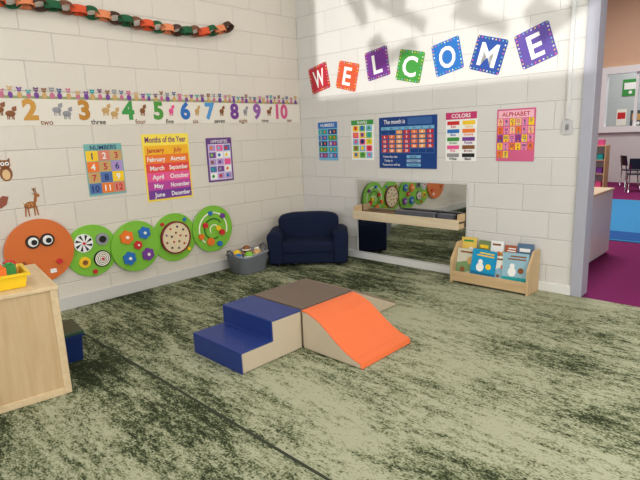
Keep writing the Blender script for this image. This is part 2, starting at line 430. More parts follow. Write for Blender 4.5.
for i in range(15):
    x=-w*.3+(i%3)*w*.3; y=h*.29-(i//3)*h*.165; c=[RED,BLUE,GREEN,ORANGE,PURPLE,TEAL,PINK,NAVYP,LGREEN,BROWN,YEL,RED,BLUE,GREEN,PINK][i]
    k=[4,24,3,6,5,24][i%6]; b.rect(x-w*.13,x+w*.13,y-h*.072,y+h*.072,Z,[LGREEN,YEL,PINK,LBLUE][(i*3+1)%4]); b.disc(x,y+.004,.026,None,Z2,c,k,rot=math.pi/2 if k in(3,5) else math.pi/4)
b.build('shape_print',o)
o,w,h=board('calendar_pocket_chart','back',1.195,1.89,1.035,1.555,M('royal_blue_fabric',(20,62,132),.8,.1,60,.2),'royal blue fabric calendar pocket chart with date cards','calendar',t=.006)
z1=.0075;z2=.0095
b=MB(); b.text('The month is',-w*.22,h*.41,.042,z1,WHITE,w*.38,.015); b.build('heading',o)
b=MB(); b.rect(w*.02,w*.42,h*.34,h*.47,z1,M('clear_pocket',(50,96,160),.3)); b.build('month_pocket',o)
b=MB(); b.rect(-w*.46,w*.46,h*.25,h*.31,z1,LBLUE)
for i,d in enumerate('Sun Mon Tue Wed Thu Fri Sat'.split()): b.text(d,-w*.39+i*w*.13,h*.28,.018,z2,NAVYP,None,.01)
b.build('weekday_strip',o)
G=MB(); LN=M('pocket_line',(84,134,190),.5)
for i in range(8): G.rect(-w*.46+i*w*.1314-.0015,-w*.46+i*w*.1314+.0015,-h*.2,h*.25,z1,LN)
for i in range(6): G.rect(-w*.46,w*.46,h*.25-i*h*.09-.0015,h*.25-i*h*.09+.0015,z1,LN)
G.build('grid_line',o)
for r_ in range(5):
    for c_ in range(7):
        k=r_*7+c_-1
        if 1<=k<=30:
            x=-w*.394+c_*w*.1314; y=h*.205-r_*h*.09
            mm=[ORANGE,RED,M('light_orange_print',(244,170,90),.5)][(k*2+r_)%3]
            q=MB().box(x-.036,x+.036,y-.017,y+.017,z1-.001,z2-.0005,mm); q.text(str(k),x,y,.024,z2,WHITE,None,.02); q.build('date_card',o)
b=MB(); b.text('Yesterday was',-w*.3,-h*.27,.022,z1,WHITE,w*.3,.01).text('Today is',-w*.33,-h*.35,.022,z1,WHITE,w*.3,.01).text('Tomorrow will be',-w*.28,-h*.43,.022,z1,WHITE,w*.32,.01); b.build('caption',o)
for i in range(3):
    MB().box(w*.0,w*.24,-h*(.30+.08*i),-h*(.245+.08*i),z1-.001,z2-.0005,[LBLUE,M('pale_pocket_card',(150,180,210),.5),LBLUE][i]).text(['Monday','Tuesday','Wednesday'][i],w*.12,-h*(.272+.08*i),.018,z2,NAVYP,None,.01).build('day_card',o)
o,w,h=board('colors_poster','back',1.985,2.30,1.11,1.56,WHITE,'white poster naming colours in two columns')
b=MB(); b.rect(-w*.5,w*.5,h*.36,h*.5,Z,M('magenta_print',(200,50,110),.5)); b.text('COLORS',0,h*.43,.035,Z2,WHITE,w*.8,.015); b.build('heading',o)
b=MB();T=MB(); cl=[('Red',RED),('Yellow',YEL),('Blue',BLUE),('Orange',ORANGE),('Green',GREEN),('Purple',PURPLE),('Pink',PINK),('Brown',BROWN),('White',GREY),('Black',BLACK)]
for i,(n_,c) in enumerate(cl):
    x=-w*.25+(i%2)*w*.5; y=h*.26-(i//2)*h*.165
    b.rect(x-w*.20,x+w*.20,y-h*.012,y+h*.065,Z,c); T.text(n_,x,y-h*.045,.022,Z2,c if c is not GREY else BLACK,w*.38,.02)
b.build('colour_swatch',o); T.build('word_print',o)
o,w,h=board('alphabet_poster','back',2.49,2.825,1.115,1.56,M('hot_pink_print',(214,96,142),.5),'pink alphabet poster with multicoloured grid of letters')
b=MB(); b.rect(-w*.46,w*.46,h*.33,h*.47,Z,M('pale_pink_print',(248,190,205),.5)); b.text('ALPHABET',0,h*.4,.036,Z2,CRIM,w*.84,.015); b.build('heading',o)
b=MB();T=MB(); al='ABCDEFGHIJKLMNOPQRSTUVWXYZ'; PP=M('peach_print',(246,190,150),.5); PK2=M('candy_pink_print',(240,140,180),.5)
cs=[[PP,PK2,YEL],[ORANGE,PK2,PP],[PURPLE,YEL,PK2],[YEL,PK2,ORANGE],[ORANGE,YEL,LIL]]
for i,ch in enumerate(al):
    x=-w*.40+(i%6)*w*.16; y=h*.25-(i//6)*h*.155
    b.rect(x-w*.07,x+w*.07,y-h*.068,y+h*.068,Z,cs[i//6][i%3]); T.text(ch,x,y+.008,.026,Z2,NAVYP if i%3 else CRIM,None,.02); T.disc(x,y-.02,.008,None,Z2,cc[i%15],8)
b.build('letter_square',o); T.build('letter_print',o)

cards=[('W',.345,2.04,12,M('card_crimson',(186,36,54),.5),'red'),('E',.77,2.02,-14,M('card_orange',(214,88,50),.5),'orange'),('L',1.18,2.10,9,M('card_purple',(112,48,140),.5),'purple'),
('C',1.58,2.03,-13,M('card_green',(62,150,60),.5),'green'),('O',1.99,2.065,12,M('card_blue',(36,110,190),.5),'bright blue'),('M',2.39,2.03,-17,M('card_navy',(34,74,158),.5),'dark blue'),('E',2.795,2.05,18,M('card_violet',(92,74,160),.5),'violet')]
dots=[YEL,PINK,LBLUE,LGREEN,WHITE]
for i,(ch,x,z,a,m_,cn) in enumerate(cards):
    s=.145
    o=MB().rrect(-s,s,-s,s,.02,0,.004,m_).build('letter_card',mx=wallmx('back',x,z,math.radians(a),.001))
    tag(o,'%s square letter card reading %s on the wall'%(cn,ch),'letter card','welcome letter cards')
    b=MB()
    for j in range(32):
        t=j/32*4; sd=int(t); f=t-sd; q=s*.9
        px,py=[(-q+2*q*f,q),(q,q-2*q*f),(q-2*q*f,-q),(-q,-q+2*q*f)][sd]
        b.disc(px,py,.0065,None,.0055,dots[j%5],8)
    b.build('dotted_border',o)
    MB().text(ch,0,0,.185,.0065,WHITE,.17,.02).build('letter',o)

# number line + border
o=MB().rrect(-1.85,1.85,-.108,.1,.004,0,.003,M('number_line_paper',(230,223,211),.6,.02)).build('number_line',mx=wallmx('left',-1.86,1.67,0,.001))
tag(o,'long cream paper number line with colourful numerals and animals','number line')
nums=[('1',-3.4,RED,'one'),('2',-2.98,M('gold_print',(206,150,60),.5),'two'),('3',-2.56,M('ochre_print',(190,130,40),.5),'three'),('4',-2.17,GREEN,'four'),('5',-1.87,M('olive_green_print',(80,150,60),.5),'five'),('6',-1.58,BLUE,'six'),('7',-1.29,M('sky_print',(80,150,210),.5),'seven'),('8',-.98,PURPLE,'eight'),('9',-.67,M('mauve_print',(150,90,170),.5),'nine'),('10',-.30,M('rose_print',(214,90,140),.5),'ten')]
W_=MB()
for i,(t,y,c,wd) in enumerate(nums):
    u=y+1.86
    MB().text(t,u,.018,.15,.005,c,None,.045).build('numeral',o)
    W_.text(wd,u+.11,-.082,.042,.005,BROWN if i%2 else BLACK,None,.012)
W_.build('number_word_print',o)
for i,(t,y,c,wd) in enumerate(nums[:-1]):
    y2=nums[i+1][1]; u=(y+y2)/2+1.87; c2=[BROWN,GREY,TAN,BROWN,PINK,TAN,BROWN,GREY,BROWN][i]
    k=min(1,(y2-y)/.4)
    for q in range(2 if k>.95 else 1):
        b=MB(); x=u+q*.075-.02; yo=.02-.03*q
        b.disc(x,yo-.005,.036*k,None,.005,c2,14,ry=.024); b.disc(x+.03*k,yo+.03,.018,None,.0055,c2,12); b.disc(x+.042*k,yo+.045,.008,None,.005,c2,8)
        for lx in (-.022,-.01,.012,.022): b.rect(x+lx*k-.004,x+lx*k+.003,yo-.05,yo-.01,.005,c2)
        b.build('animal_picture',o)
o=MB().rrect(-1.83,1.83,-.010,.010,.003,0,.003,M('border_green_strip',(150,160,110),.6)).build('animal_border',mx=wallmx('left',-1.86,1.782,0,.001))
tag(o,'wavy paper border strip of tiny colourful jungle animals','wall border')
b=MB(); pal=[PURPLE,BROWN,M('dusty_pink_print',(200,110,140),.5),TEAL,GREY,TAN,M('plum_print',(110,60,110),.5),M('slate_print',(80,100,140),.5)]
i=0; u=-1.8
while u<1.8:
    c=pal[(i*5+i//3)%8]; c2=pal[(i*3+2)%8]; hh_=random.uniform(-.012,.02); xs=random.uniform(.8,1.15)
    b.disc(u,.015,.02*xs,None,.0045,c,10,ry=.026); b.disc(u,.048+hh_,.017*xs,None,.005,c2,10); b.disc(u-.014,.062+hh_,.007,None,.005,c2,6); b.disc(u+.014,.062+hh_,.007,None,.005,c2,6)
    b.disc(u-.006,.05+hh_,.003,None,.0055,WHITE,6); b.disc(u+.006,.05+hh_,.003,None,.0055,WHITE,6)
    i+=1; u+=random.uniform(.052,.075)
b.build('tiny_animal_print',o)

DR=M('deer_brown',(170,104,52),.6,.1,30); DL=M('deer_light',(226,190,140),.6)
o=empty('deer_decal',mx=wallmx('left',-3.08,.955,0,.001))
b=MB()
b.disc(-.005,-.02,.045,0,.003,DR,20,ry=.028,rot=.15)
b.prism([(.02,-.01),(.045,.0),(.055,.05),(.035,.05)],0,.003,DR); b.disc(.055,.055,.022,0,.0035,DR,14,ry=.014,rot=-.4)
b.prism([(.03,.06),(.015,.075),(.036,.068)],0,.003,DR)
for lx,dx in ((-.04,-.008),(-.025,.004),(.022,.0),(.036,.01)): b.prism([(lx-.006,-.03),(lx+.007,-.03),(lx+dx+.004,-.11),(lx+dx-.004,-.11)],0,.003,DR)
b.prism([(-.045,0),(-.06,.012),(-.05,-.012)],0,.003,DL); b.build('body',o)
b=MB()
for s_ in (0,.012): b.prism([(.04+s_,.065),(.03+s_,.1),(.02+s_,.115),(.035+s_,.108),(.045+s_,.12),(.038+s_,.1),(.046+s_,.066)],0,.003,BROWN)
b.build('antlers',o)
b=MB()
for x,y in ((-.025,-.01),(-.01,-.015),(.005,-.005),(-.015,-.028),(.012,-.02)): b.disc(x,y,.004,None,.0045,DL,8)
b.build('spots',o)
tag(o,'small brown spotted deer wall sticker','wall sticker')
o=empty('owl_decal',mx=wallmx('left',-3.22,1.20,0,.001))
b=MB(); b.disc(0,0,.045,0,.003,BROWN,20,ry=.06); b.disc(0,.07,.04,0,.003,BROWN,20,ry=.034); b.prism([(-.038,.085),(-.04,.12),(-.015,.1)],0,.003,BROWN); b.prism([(.038,.085),(.04,.12),(.015,.1)],0,.003,BROWN); b.build('body',o)
b=MB(); b.disc(0,-.01,.028,None,.0045,DL,16,ry=.04)
for s_ in (-1,1): b.disc(s_*.016,.075,.015,None,.0045,WHITE,14).disc(s_*.016,.075,.007,None,.005,BLACK,10)
b.prism([(-.006,.062),(.006,.062),(0,.05)],None,.005,ORANGE); b.build('face',o)
tag(o,'small brown owl wall sticker','wall sticker')
o=MB().prism([(-.05,-.05),(-.01,-.045),(.03,-.02),(.05,.04),(.01,.05),(-.03,.02)],0,.003,M('dull_brown_print',(150,80,60),.6)).build('leaf_decal',mx=wallmx('left',-3.28,.98,0,.001))
tag(o,'small brown leaf wall sticker','wall sticker')

# ------------------------------------------------------------ paper chain
path=[(-3.75,2.50),(-3.35,2.49),(-3.08,2.47),(-2.65,2.485),(-2.41,2.47),(-2.06,2.44),(-1.66,2.42),(-1.33,2.44),(-1.1,2.49),(-.96,2.55)]
def along(d):
    for i in range(len(path)-1):
        a=Vector(path[i]);c=Vector(path[i+1]);l=(c-a).length
        if d<=l: return a+(c-a)*d/l, math.atan2((c-a).y,(c-a).x)
        d-=l
    return None
e=empty('paper_chain',(0,-2.3,2.4))
pc=[M('chain_orange_red',(222,92,60),.8,spec=.1),M('chain_green',(46,96,66),.8,spec=.1),M('chain_orange',(228,140,98),.8,spec=.1),M('chain_dark',(84,62,54),.8,spec=.1),M('chain_green',(0,0,0)),M('chain_brown',(128,86,66),.8,spec=.1)]
d=.03;i=0
while True:
    r=along(d)
    if r is None: break
    p,a=r; vs=[];fs=[];n=20; rl,rs,wd=.066,.046,.030
    rot=Matrix.Rotation(random.uniform(-.12,.12)+math.radians(42 if i%2 else 78),3,'X')
    for j in range(n):
        q=2*math.pi*j/n
        for (rr,zz) in ((1,-wd),(1,wd),(.96,wd),(.96,-wd)):
            v=rot@Vector((rl*rr*math.cos(q),rs*rr*math.sin(q),zz))
            X_,Y_,Z_=v; yy=X_*math.cos(a)-Y_*math.sin(a); zz2=X_*math.sin(a)+Y_*math.cos(a)
            vs.append((.06+Z_,p.x+yy+2.3,p.y+zz2-2.4))
    for j in range(n):
        k=(j+1)%n
        for t in range(4): fs.append((j*4+t,j*4+(t+1)%4,k*4+(t+1)%4,k*4+t))
    MB().raw(vs,fs,pc[i%6]).build('link',e)
    d+=.1;i+=1
tag(e,'paper chain of orange, dark green and brown links','paper chain')

# ------------------------------------------------------------ caterpillar boards
def disc_board(y,z,r,mat,label,off):
    e=MB().disc(0,0,r,0,.018,mat,64).build('activity_board',bevel=.003,mx=wallmx('left',y,z,0,off))
    tag(e,label,'activity board','caterpillar activity boards'); return e
Zb=.018
e=disc_board(-3.07,.555,.265,HEADOR,'round orange caterpillar head board with googly eyes',.022)
for x,y in ((-.05,.085),(.06,.085)):
    MB().disc(x,y,.054,Zb,Zb+.012,M('dark_rim',(48,30,26),.4),28).build('eye_rim',e)
    MB().disc(x,y,.038,Zb+.012,Zb+.018,WHITE,28).build('eye',e); MB().disc(x+.006,y-.004,.022,Zb+.018,Zb+.024,BLACK,24).build('pupil',e)
MB().disc(.13,-.11,.022,Zb,Zb+.02,RED,16).build('knob',e)
MB().disc(-.14,-.08,.018,Zb,Zb+.02,M('rust_print',(160,76,40),.5),16).build('knob',e)
MB().rect(.05,.10,-.20,-.165,Zb+.001,WHITE).build('maker_label',e)
e=disc_board(-2.65,.475,.232,LIME,'round green board with black and white spinning wheels',.0)
def spin(e,x,y,r,c1,c2,mode):
    b=MB().disc(x,y,r,Zb,Zb+.016,c1,32)
    if mode==0:
        for i in range(1,5): b.ring(x,y,r*(i/5)-.004,r*(i/5)+.005,Zb+.016,Zb+.017,c2,28)
    else:
        for i in range(8):
            q0=i*math.pi/4; b.prism([(x+.2*r*math.cos(q0),y+.2*r*math.sin(q0)),(x+.92*r*math.cos(q0+.25),y+.92*r*math.sin(q0+.25)),(x+.92*r*math.cos(q0+.6),y+.92*r*math.sin(q0+.6))],None,Zb+.017,c2)
    b.build('spinning_wheel',e); MB().disc(x,y,.012,Zb+.016,Zb+.03,RED,14).build('knob',e)
spin(e,-.07,.08,.08,WHITE,BLACK,1); spin(e,.075,-.085,.075,BLACK,CREAM,0)
MB().disc(.095,.09,.058,Zb,Zb+.016,GREY,9).disc(.095,.09,.03,Zb+.016,Zb+.026,BLACK).build('gear',e)
MB().disc(-.08,-.09,.05,Zb,Zb+.016,YEL,10).disc(-.08,-.09,.022,Zb+.016,Zb+.026,BROWN).build('gear',e)
MB().disc(0,-.19,.02,Zb,Zb+.016,RED,14).build('peg',e)
e=disc_board(-2.25,.445,.240,LIME,'round green board with few large coloured gears',.022)
for x,y,r,c in ((-.09,.10,.066,ORANGE),(.085,.115,.06,BLUE),(-.085,-.10,.064,BLUE),(.10,-.095,.062,PURPLE),(.01,.01,.042,RED)):
    b=MB(); gp=[]
    for q in range(24):
        a_=q*math.pi/12; rr=r if (q//2)%2 else r*.86; gp.append((x+rr*math.cos(a_),y+rr*math.sin(a_)))
    b.prism(gp,Zb,Zb+.02,c); b.disc(x,y,r*.22,Zb+.02,Zb+.034,CREAM,14)
    b.build('turning_gear',e)
e=disc_board(-1.83,.455,.242,LIME,'round green board with large cream bead maze wheel',.0)
MB().disc(0,.0,.155,Zb,Zb+.02,M('beige_drum',(232,214,178),.5),40).build('maze_plate',e)
MB().ring(0,0,.15,.164,Zb,Zb+.028,M('maroon_print',(130,40,50),.5),40).build('rim',e)
for i in range(14):
    if i<9: q=i*2*math.pi/9; R_=.11; c=[BROWN,BLACK,NAVYP,CRIM,PURPLE][i%5]
    else: q=(i-9)*2*math.pi/5+.3; R_=.05; c=[CRIM,BROWN,BLACK][i%3]
    MB().sphere((R_*math.cos(q),R_*math.sin(q),Zb+.022),.011,c,10,6).build('bead',e)
for x,y,c in ((.12,.165,BLUE),(-.13,.15,RED),(.14,-.14,YEL)): MB().disc(x,y,.018,Zb,Zb+.014,c,12).build('knob',e)
e=disc_board(-1.39,.475,.245,LIME,'round green board with curved track maze and sliders',.022)
MB().ring(0,.0,.165,.178,Zb,Zb+.005,CREAM,36,-20,230).build('arc_track',e)
MB().ring(0,.0,.10,.115,Zb,Zb+.005,M('track_groove',(60,110,40),.6),36,30,300).build('arc_track',e)
MB().ring(0.01,-.01,.045,.056,Zb,Zb+.005,CREAM,30,0,220).build('arc_track',e)
for x,y,c,r in ((-.1,.05,RED,.028),(.055,.0,YEL,.026),(.1,-.05,RED,.03),(-.05,-.13,ORANGE,.042),(.06,-.17,BLUE,.028),(-.16,-.06,ORANGE,.03),(.12,.125,PURPLE,.026),(-.03,.17,BLUE,.022)):
    MB().disc(x,y,r,Zb,Zb+.026,c,18).build('slider',e)

# ------------------------------------------------------------ mirror with shelf
e=empty('wall_mirror',(1.55,-.001,.49))
MIR=bpy.data.materials.new('mirror_silver'); MIR.use_nodes=True
p=MIR.node_tree.nodes['Principled BSDF']; p.inputs['Metallic'].default_value=1; p.inputs['Roughness'].default_value=.03; p.inputs['Base Color'].default_value=(.60,.61,.60,1)
MB().box(-.67,.67,-.012,0,-.405,.405,MIR).build('mirror_glass',e)
MFR=M('mirror_frame_paint',(205,204,202),.4,.02)
for n_,(x0,x1,z0,z1) in enumerate(((-.685,.685,.405,.42),(-.685,.685,-.42,-.405),(-.685,-.67,-.405,.405),(.67,.685,-.405,.405))):
    MB().box(x0,x1,-.02,0,z0,z1,MFR).build('frame_rail',e,.003)
tag(e,'wide low wall mirror in thin white frame','mirror')
MAP=wood('pale_maple',(206,176,134),0); MAPZ=wood('pale_maple_upright',(206,176,134),2)
e=empty('wall_shelf',(1.575,-.024,.535))
MB().box(-.64,.64,-.12,0,0,.018,wood('brown_shelf_board',(150,116,84),0)).build('shelf_board',e,.002)
MB().box(-.64,.64,-.138,-.12,-.055,.04,wood('pale_cream_rail',(222,206,178),0)).build('front_rail',e,.004)
MB().box(-.64,.64,-.02,0,-.05,0,MAP).build('back_rail',e,.003)
for x in (-.63,.63):
    MB().box(x-.01,x+.01,-.12,0,-.05,.09,MAP).build('bracket',e,.003)
tag(e,'pale wooden shelf with front rail across the mirror','shelf')
for x,w_ in ((1.70,.24),(2.05,.09)):
    t=MB().rrect(-w_,w_,-.035,.035,.02,0,.06,M('grey_plastic_tray',(84,86,94),.4)).build('plastic_tray',bevel=.004,loc=(x,-.085,.554))
    tag(t,'dark grey plastic tray lying on the mirror shelf','tray')

o=MB().rrect(-.04,.04,-.055,.055,.006,0,.010,M('switch_plate_plastic',(196,196,198),.3)).build('light_switch',mx=wallmx('back',3.08,1.39,0,.0))
MB().box(-.012,.012,-.022,.022,.010,.016,M('switch_toggle',(130,130,134),.4)).build('toggle',o,.002)
tag(o,'grey wall light switch plate beside the doorway','light switch')
o=MB().box(-.014,.014,-.57,1.6,0,.022,M('conduit_paint',(212,212,212),.4)).build('wall_conduit',bevel=.004,mx=wallmx('back',3.08,2.02,0,.0))
tag(o,'painted surface conduit running up the wall above switch','conduit')

# ------------------------------------------------------------ climber modules
BEI=M('beige_vinyl',(200,184,160),.45,.03,6); NAV=M('navy_vinyl',(32,54,122),.4,.05,6); BRN=M('brown_vinyl',(108,92,80),.45,.05,6); ORV=M('orange_vinyl',(236,114,62),.45,.04,6)
def climber(name,origin,rz,profile,cov,depth,label,covname,start,end):
    e=empty(name,origin,rz)
    M4=Matrix(((1,0,0,0),(0,0,-1,depth/2),(0,1,0,0),(0,0,0,1)))
    b=MB().prism(profile,.0,depth,BEI); b.v=[tuple(M4@Vector(v)) for v in b.v]
    b.build('foam_body',e,.01,3)
    top=profile[start:end+1]; t=.01
    off=[]
    for i,p in enumerate(top):
        p=Vector(p); ns=[]
        if i>0: d_=(p-Vector(top[i-1])).normalized(); ns.append(Vector((-d_.y,d_.x)))
        if i<len(top)-1: d_=(Vector(top[i+1])-p).normalized(); ns.append(Vector((-d_.y,d_.x)))
        n_=sum(ns,Vector((0,0))); n_=n_/max(n_.length**2/len(ns),.3) if len(ns)>1 else n_
        q=p+n_*t; q.y=max(q.y,.001); off.append((q.x,q.y))
    vs=[];W2=depth/2+.003
    for a,c in zip(top,off):
        vs+= [(a[0],-W2,a[1]),(c[0],-W2,c[1]),(c[0],W2,c[1]),(a[0],W2,a[1])]
    fs=[]
    for i in range(len(top)-1):
        for q in range(4): fs.append((i*4+q,(i+1)*4+q,(i+1)*4+(q+1)%4,i*4+(q+1)%4))
    fs+=[(0,1,2,3),tuple((len(top)-1)*4+3-q for q in range(4))]
    MB().raw(vs,fs,cov).build(covname,e,.006,2)
    tag(e,label,'foam climber','soft play climber blocks'); return e
S=.515; hh=.26
climber('foam_platform',(1.925,-1.915,0),0,[(-S/2,0),(-S/2,hh),(S/2,hh),(S/2,0)],BRN,S,'square foam play platform with brown vinyl top','top_cover',1,2)
climber('foam_steps',(1.935,-2.446,0),math.radians(90),[(-.25,0),(-.25,.13),(0,.13),(0,hh),(.255,hh),(.255,0)],NAV,S,'two-step foam stairs with navy vinyl treads','tread_cover',0,4)
prof=[(-.25,0),(-.25,hh),(-.2,hh-.004),(-.15,hh-.020),(-.09,.216),(-.02,.168),(.05,.118),(.12,.076),(.19,.045),(.245,.030),(.255,0)]
climber('foam_ramp',(2.448,-1.935,0),0,prof,ORV,S,'sloping foam slide with orange vinyl surface','slide_cover',1,10)
prof=[(-.27,0),(-.27,hh),(.27,.02),(.27,0)]
climber('foam_ramp',(1.925,-1.375,0),math.radians(90),prof,M('tan_vinyl',(150,132,112),.45,.03,6),S,'foam wedge ramp with tan vinyl surface','slide_cover',1,2)

# ------------------------------------------------------------ sofa
e=empty('kids_sofa',(.54,-.475,0),math.radians(42))
SV=M('navy_sofa_fabric',(18,28,54),.85,.15,30,.3,spec=.2)
MB().box(-.32,.32,-.22,.2,.03,.2,SV).build('base',e,.03,4,True)
MB().box(-.29,.29,-.235,.14,.14,.27,SV).build('seat_cushion',e,.035,5,True)
pts=[]
for i in range(17):
    a=-1+i/8; pts.append((a*.345,.55-.05*abs(a)**4))
pts=[(-.345,.12)]+pts+[(.345,.12)]
b=MB().prism(pts,-.24,-.06,SV); b.v=[(x,-z_,y) for x,y,z_ in b.v]
b.build('backrest',e,.045,6,True)
for sx in (-1,1):
    b=MB(); pts=[(-.075,.03),(.075,.03)]
    for i in range(13):
        q=math.radians(180*i/12); pts.append((.004*sx+.085*math.cos(q),.33+.065*math.sin(q)))
    b.prism(pts,-.2,.245,SV); b.v=[(x+sx*.355,-z_,y) for x,y,z_ in b.v]
    b.build('armrest',e,.03,5,True)
    for sy in (-.18,.15): MB().disc(sx*.33,sy,.02,0,.03,BLACK,12).build('foot',e)
tag(e,'small navy fabric children\'s sofa in the corner','sofa')

# ------------------------------------------------------------ toy tub
TX,TY=.27,-1.14
e=empty('toy_tub',(TX,TY,0))
TUB=M('grey_tub_fabric',(136,140,150),.85,.12,40,.4,bscale=90)
vs=[];fs=[];n=40
def sq(a):
    c_,s_=math.cos(a),math.sin(a); k=(abs(c_)**4+abs(s_)**4)**-.25; return c_*k,s_*k
prof=[(.135,.0),(.145,.005),(.172,.185),(.18,.19),(.18,.205),(.166,.205),(.135,.012)]
for r,z in prof:
    for j in range(n):
        a=2*math.pi*j/n; X_,Y_=sq(a); vs.append((r*X_,r*1.15*Y_,z+(.012*math.sin(3*a) if z>.1 else 0)))
for i in range(len(prof)-1):
    for j in range(n): fs.append((i*n+j,i*n+(j+1)%n,(i+1)*n+(j+1)%n,(i+1)*n+j))
fs.append(tuple(range(n-1,-1,-1))); fs.append(tuple(range((len(prof)-1)*n,len(prof)*n)))
MB().raw(vs,fs,TUB,True).build('tub_body',e)
for s_ in (-1,1):
    MB().tube([(-.05,s_*.21,.19),(-.045,s_*.222,.24),(0,s_*.226,.26),(.045,s_*.222,.24),(.05,s_*.21,.19)],.01,M('tub_handle_grey',(90,92,102),.7)).build('handle',e)
tag(e,'soft grey fabric tub filled with toys by the wall','tub')
for x,y,z,r,c,n_ in ((-.075,-.08,.18,.052,YEL,'yellow'),(.055,.09,.18,.052,TAN,'tan'),(-.08,.06,.18,.05,ORANGE,'orange'),(.08,-.04,.18,.05,LGREEN,'green'),(-.005,-.005,.235,.045,BROWN,'brown'),(.02,-.135,.18,.036,BLUE,'blue'),(-.02,.15,.2,.032,CREAM,'cream')):
    t=MB().sphere((0,0,0),r,c,16,10).ring(0,0,r*.97,r*1.02,-.006,.006,WHITE,20).build('toy_ball',loc=(TX+x,TY+y,z))
    tag(t,'%s plastic toy ball in grey tub'%n_,'ball','toy balls in the tub')

# ------------------------------------------------------------ book rack
e=empty('book_rack',(2.56,-.135,0))
b0=[(-.125,0),(.115,0),(.115,.37),(-.01,.37),(-.125,.22)]
for sx in (-1,1):
    b=MB().prism(b0,-.01,.01,MAPZ); b.v=[(z_+sx*.355,x,y) for x,y,z_ in b.v]
    b.build('side_panel',e,.003)
MB().box(-.345,.345,-.12,-.105,.02,.115,MAP).build('front_rail',e,.003)
MB().box(-.345,.345,-.105,.1,.02,.035,MAP).build('bottom_board',e)
MB().box(-.345,.345,-.01,.002,.035,.15,MAP).build('middle_rail',e)
MB().box(-.345,.345,.002,.1,.09,.102,MAP).build('upper_board',e)
MB().box(-.345,.345,.1,.112,.035,.31,MAP).build('back_panel',e)
tag(e,'small pale wooden two-tier book rack by the wall','book rack')
def book(x,y,z,w,h_,t,tilt,cov,acc,label,yaw=0,style=0):
    e=empty('picture_book',mx=Matrix.Translation((x,y,z))@Matrix.Rotation(math.radians(90+tilt),4,'X')@Matrix.Rotation(yaw,4,'Z'))
    MB().box(-w/2,w/2,0,h_,t/2-.0015,t/2,cov).box(-w/2,w/2,0,h_,-t/2,-t/2+.0015,cov).box(-w/2-.001,-w/2,0,h_,-t/2,t/2,cov).build('cover',e)
    MB().box(-w/2+.001,w/2-.004,.003,h_-.003,-t/2+.0015,t/2-.0015,WHITE).build('pages',e)
    b=MB(); zz=t/2+.0008
    if style==0: b.rect(-w*.36,w*.3,h_*.76,h_*.86,zz,acc[0]); b.disc(0,h_*.4,w*.26,None,zz,acc[1],9,ry=h_*.18); b.disc(w*.1,h_*.52,w*.09,None,zz+.0004,acc[2],12)
    elif style==1: b.rect(-w*.5,w*.5,0,h_*.3,zz,acc[0]); b.disc(-w*.12,h_*.45,w*.16,None,zz+.0004,acc[1],14,ry=h_*.14); b.disc(-w*.12,h_*.62,w*.10,None,zz+.0006,acc[1],14); b.disc(w*.22,h_*.5,w*.12,None,zz+.0004,acc[2],8); b.rect(-w*.3,w*.4,h_*.8,h_*.84,zz,acc[2]); b.rect(-w*.2,w*.4,h_*.88,h_*.92,zz,acc[2])
    else: b.prism([(-w*.5,h_*.1),(w*.5,h_*.35),(w*.5,h_*.7),(-w*.5,h_*.5)],None,zz,acc[0]); b.disc(w*.15,h_*.62,w*.17,None,zz+.0004,acc[1],12); b.disc(-w*.2,h_*.3,w*.12,None,zz+.0004,acc[2],12); b.rect(-w*.35,w*.3,h_*.86,h_*.92,zz,acc[2])
    b.build('cover_picture',e)
    tag(e,label,'book','picture books on the rack')
DC=M('book_bright_blue',(10,150,200),.4); PC=M('book_pale',(206,204,184),.4); PB=M('book_powder_blue',(150,190,206),.4); DT=M('book_deep_teal',(8,110,150),.4)
fr=[(2.325,-.2,.21,.275,PC,(M('sage_print',(120,150,100),.5),TAN,BROWN),'pale sage picture book in front tier',2,.0),(2.485,-.222,.23,.29,DC,(DT,WHITE,YEL),'bright blue picture book standing in front tier',1,-.05),(2.655,-.2,.12,.25,CREAM,(PB,ORANGE,BROWN),'cream picture book with orange motif',2,.04),(2.79,-.222,.225,.30,PB,(TEAL,WHITE,BROWN),'powder blue picture book in front tier',1,.03)]
for x,y_,w_,h_,c,a,l,st,yw in fr: book(x,y_,.046,w_,h_,.01,-10,c,a,l,yw,st)
bk=[(2.29,.15,.30,M('book_yellow',(232,200,96),.4),(ORANGE,WHITE,GREEN),'pale yellow picture book in back tier',2,.04),(2.43,.12,.285,M('book_moss',(120,140,90),.4),(YEL,RED,BLUE),'moss green picture book with yellow title',0,-.03),(2.56,.12,.295,WHITE,(TAN,ORANGE,BROWN),'white picture book in back tier',2,.02),(2.685,.11,.27,M('book_rust',(176,96,60),.4),(CREAM,YEL,WHITE),'rust coloured picture book in back tier',1,.0),(2.82,.14,.30,M('book_grey_blue',(90,120,150),.4),(WHITE,GREY,RED),'tall grey blue picture book in back tier',0,.03)]
for x,w_,h_,c,a,l,st,yw in bk: book(x,-.09,.108,w_,h_,.01,-8,c,a,l,yw,st)

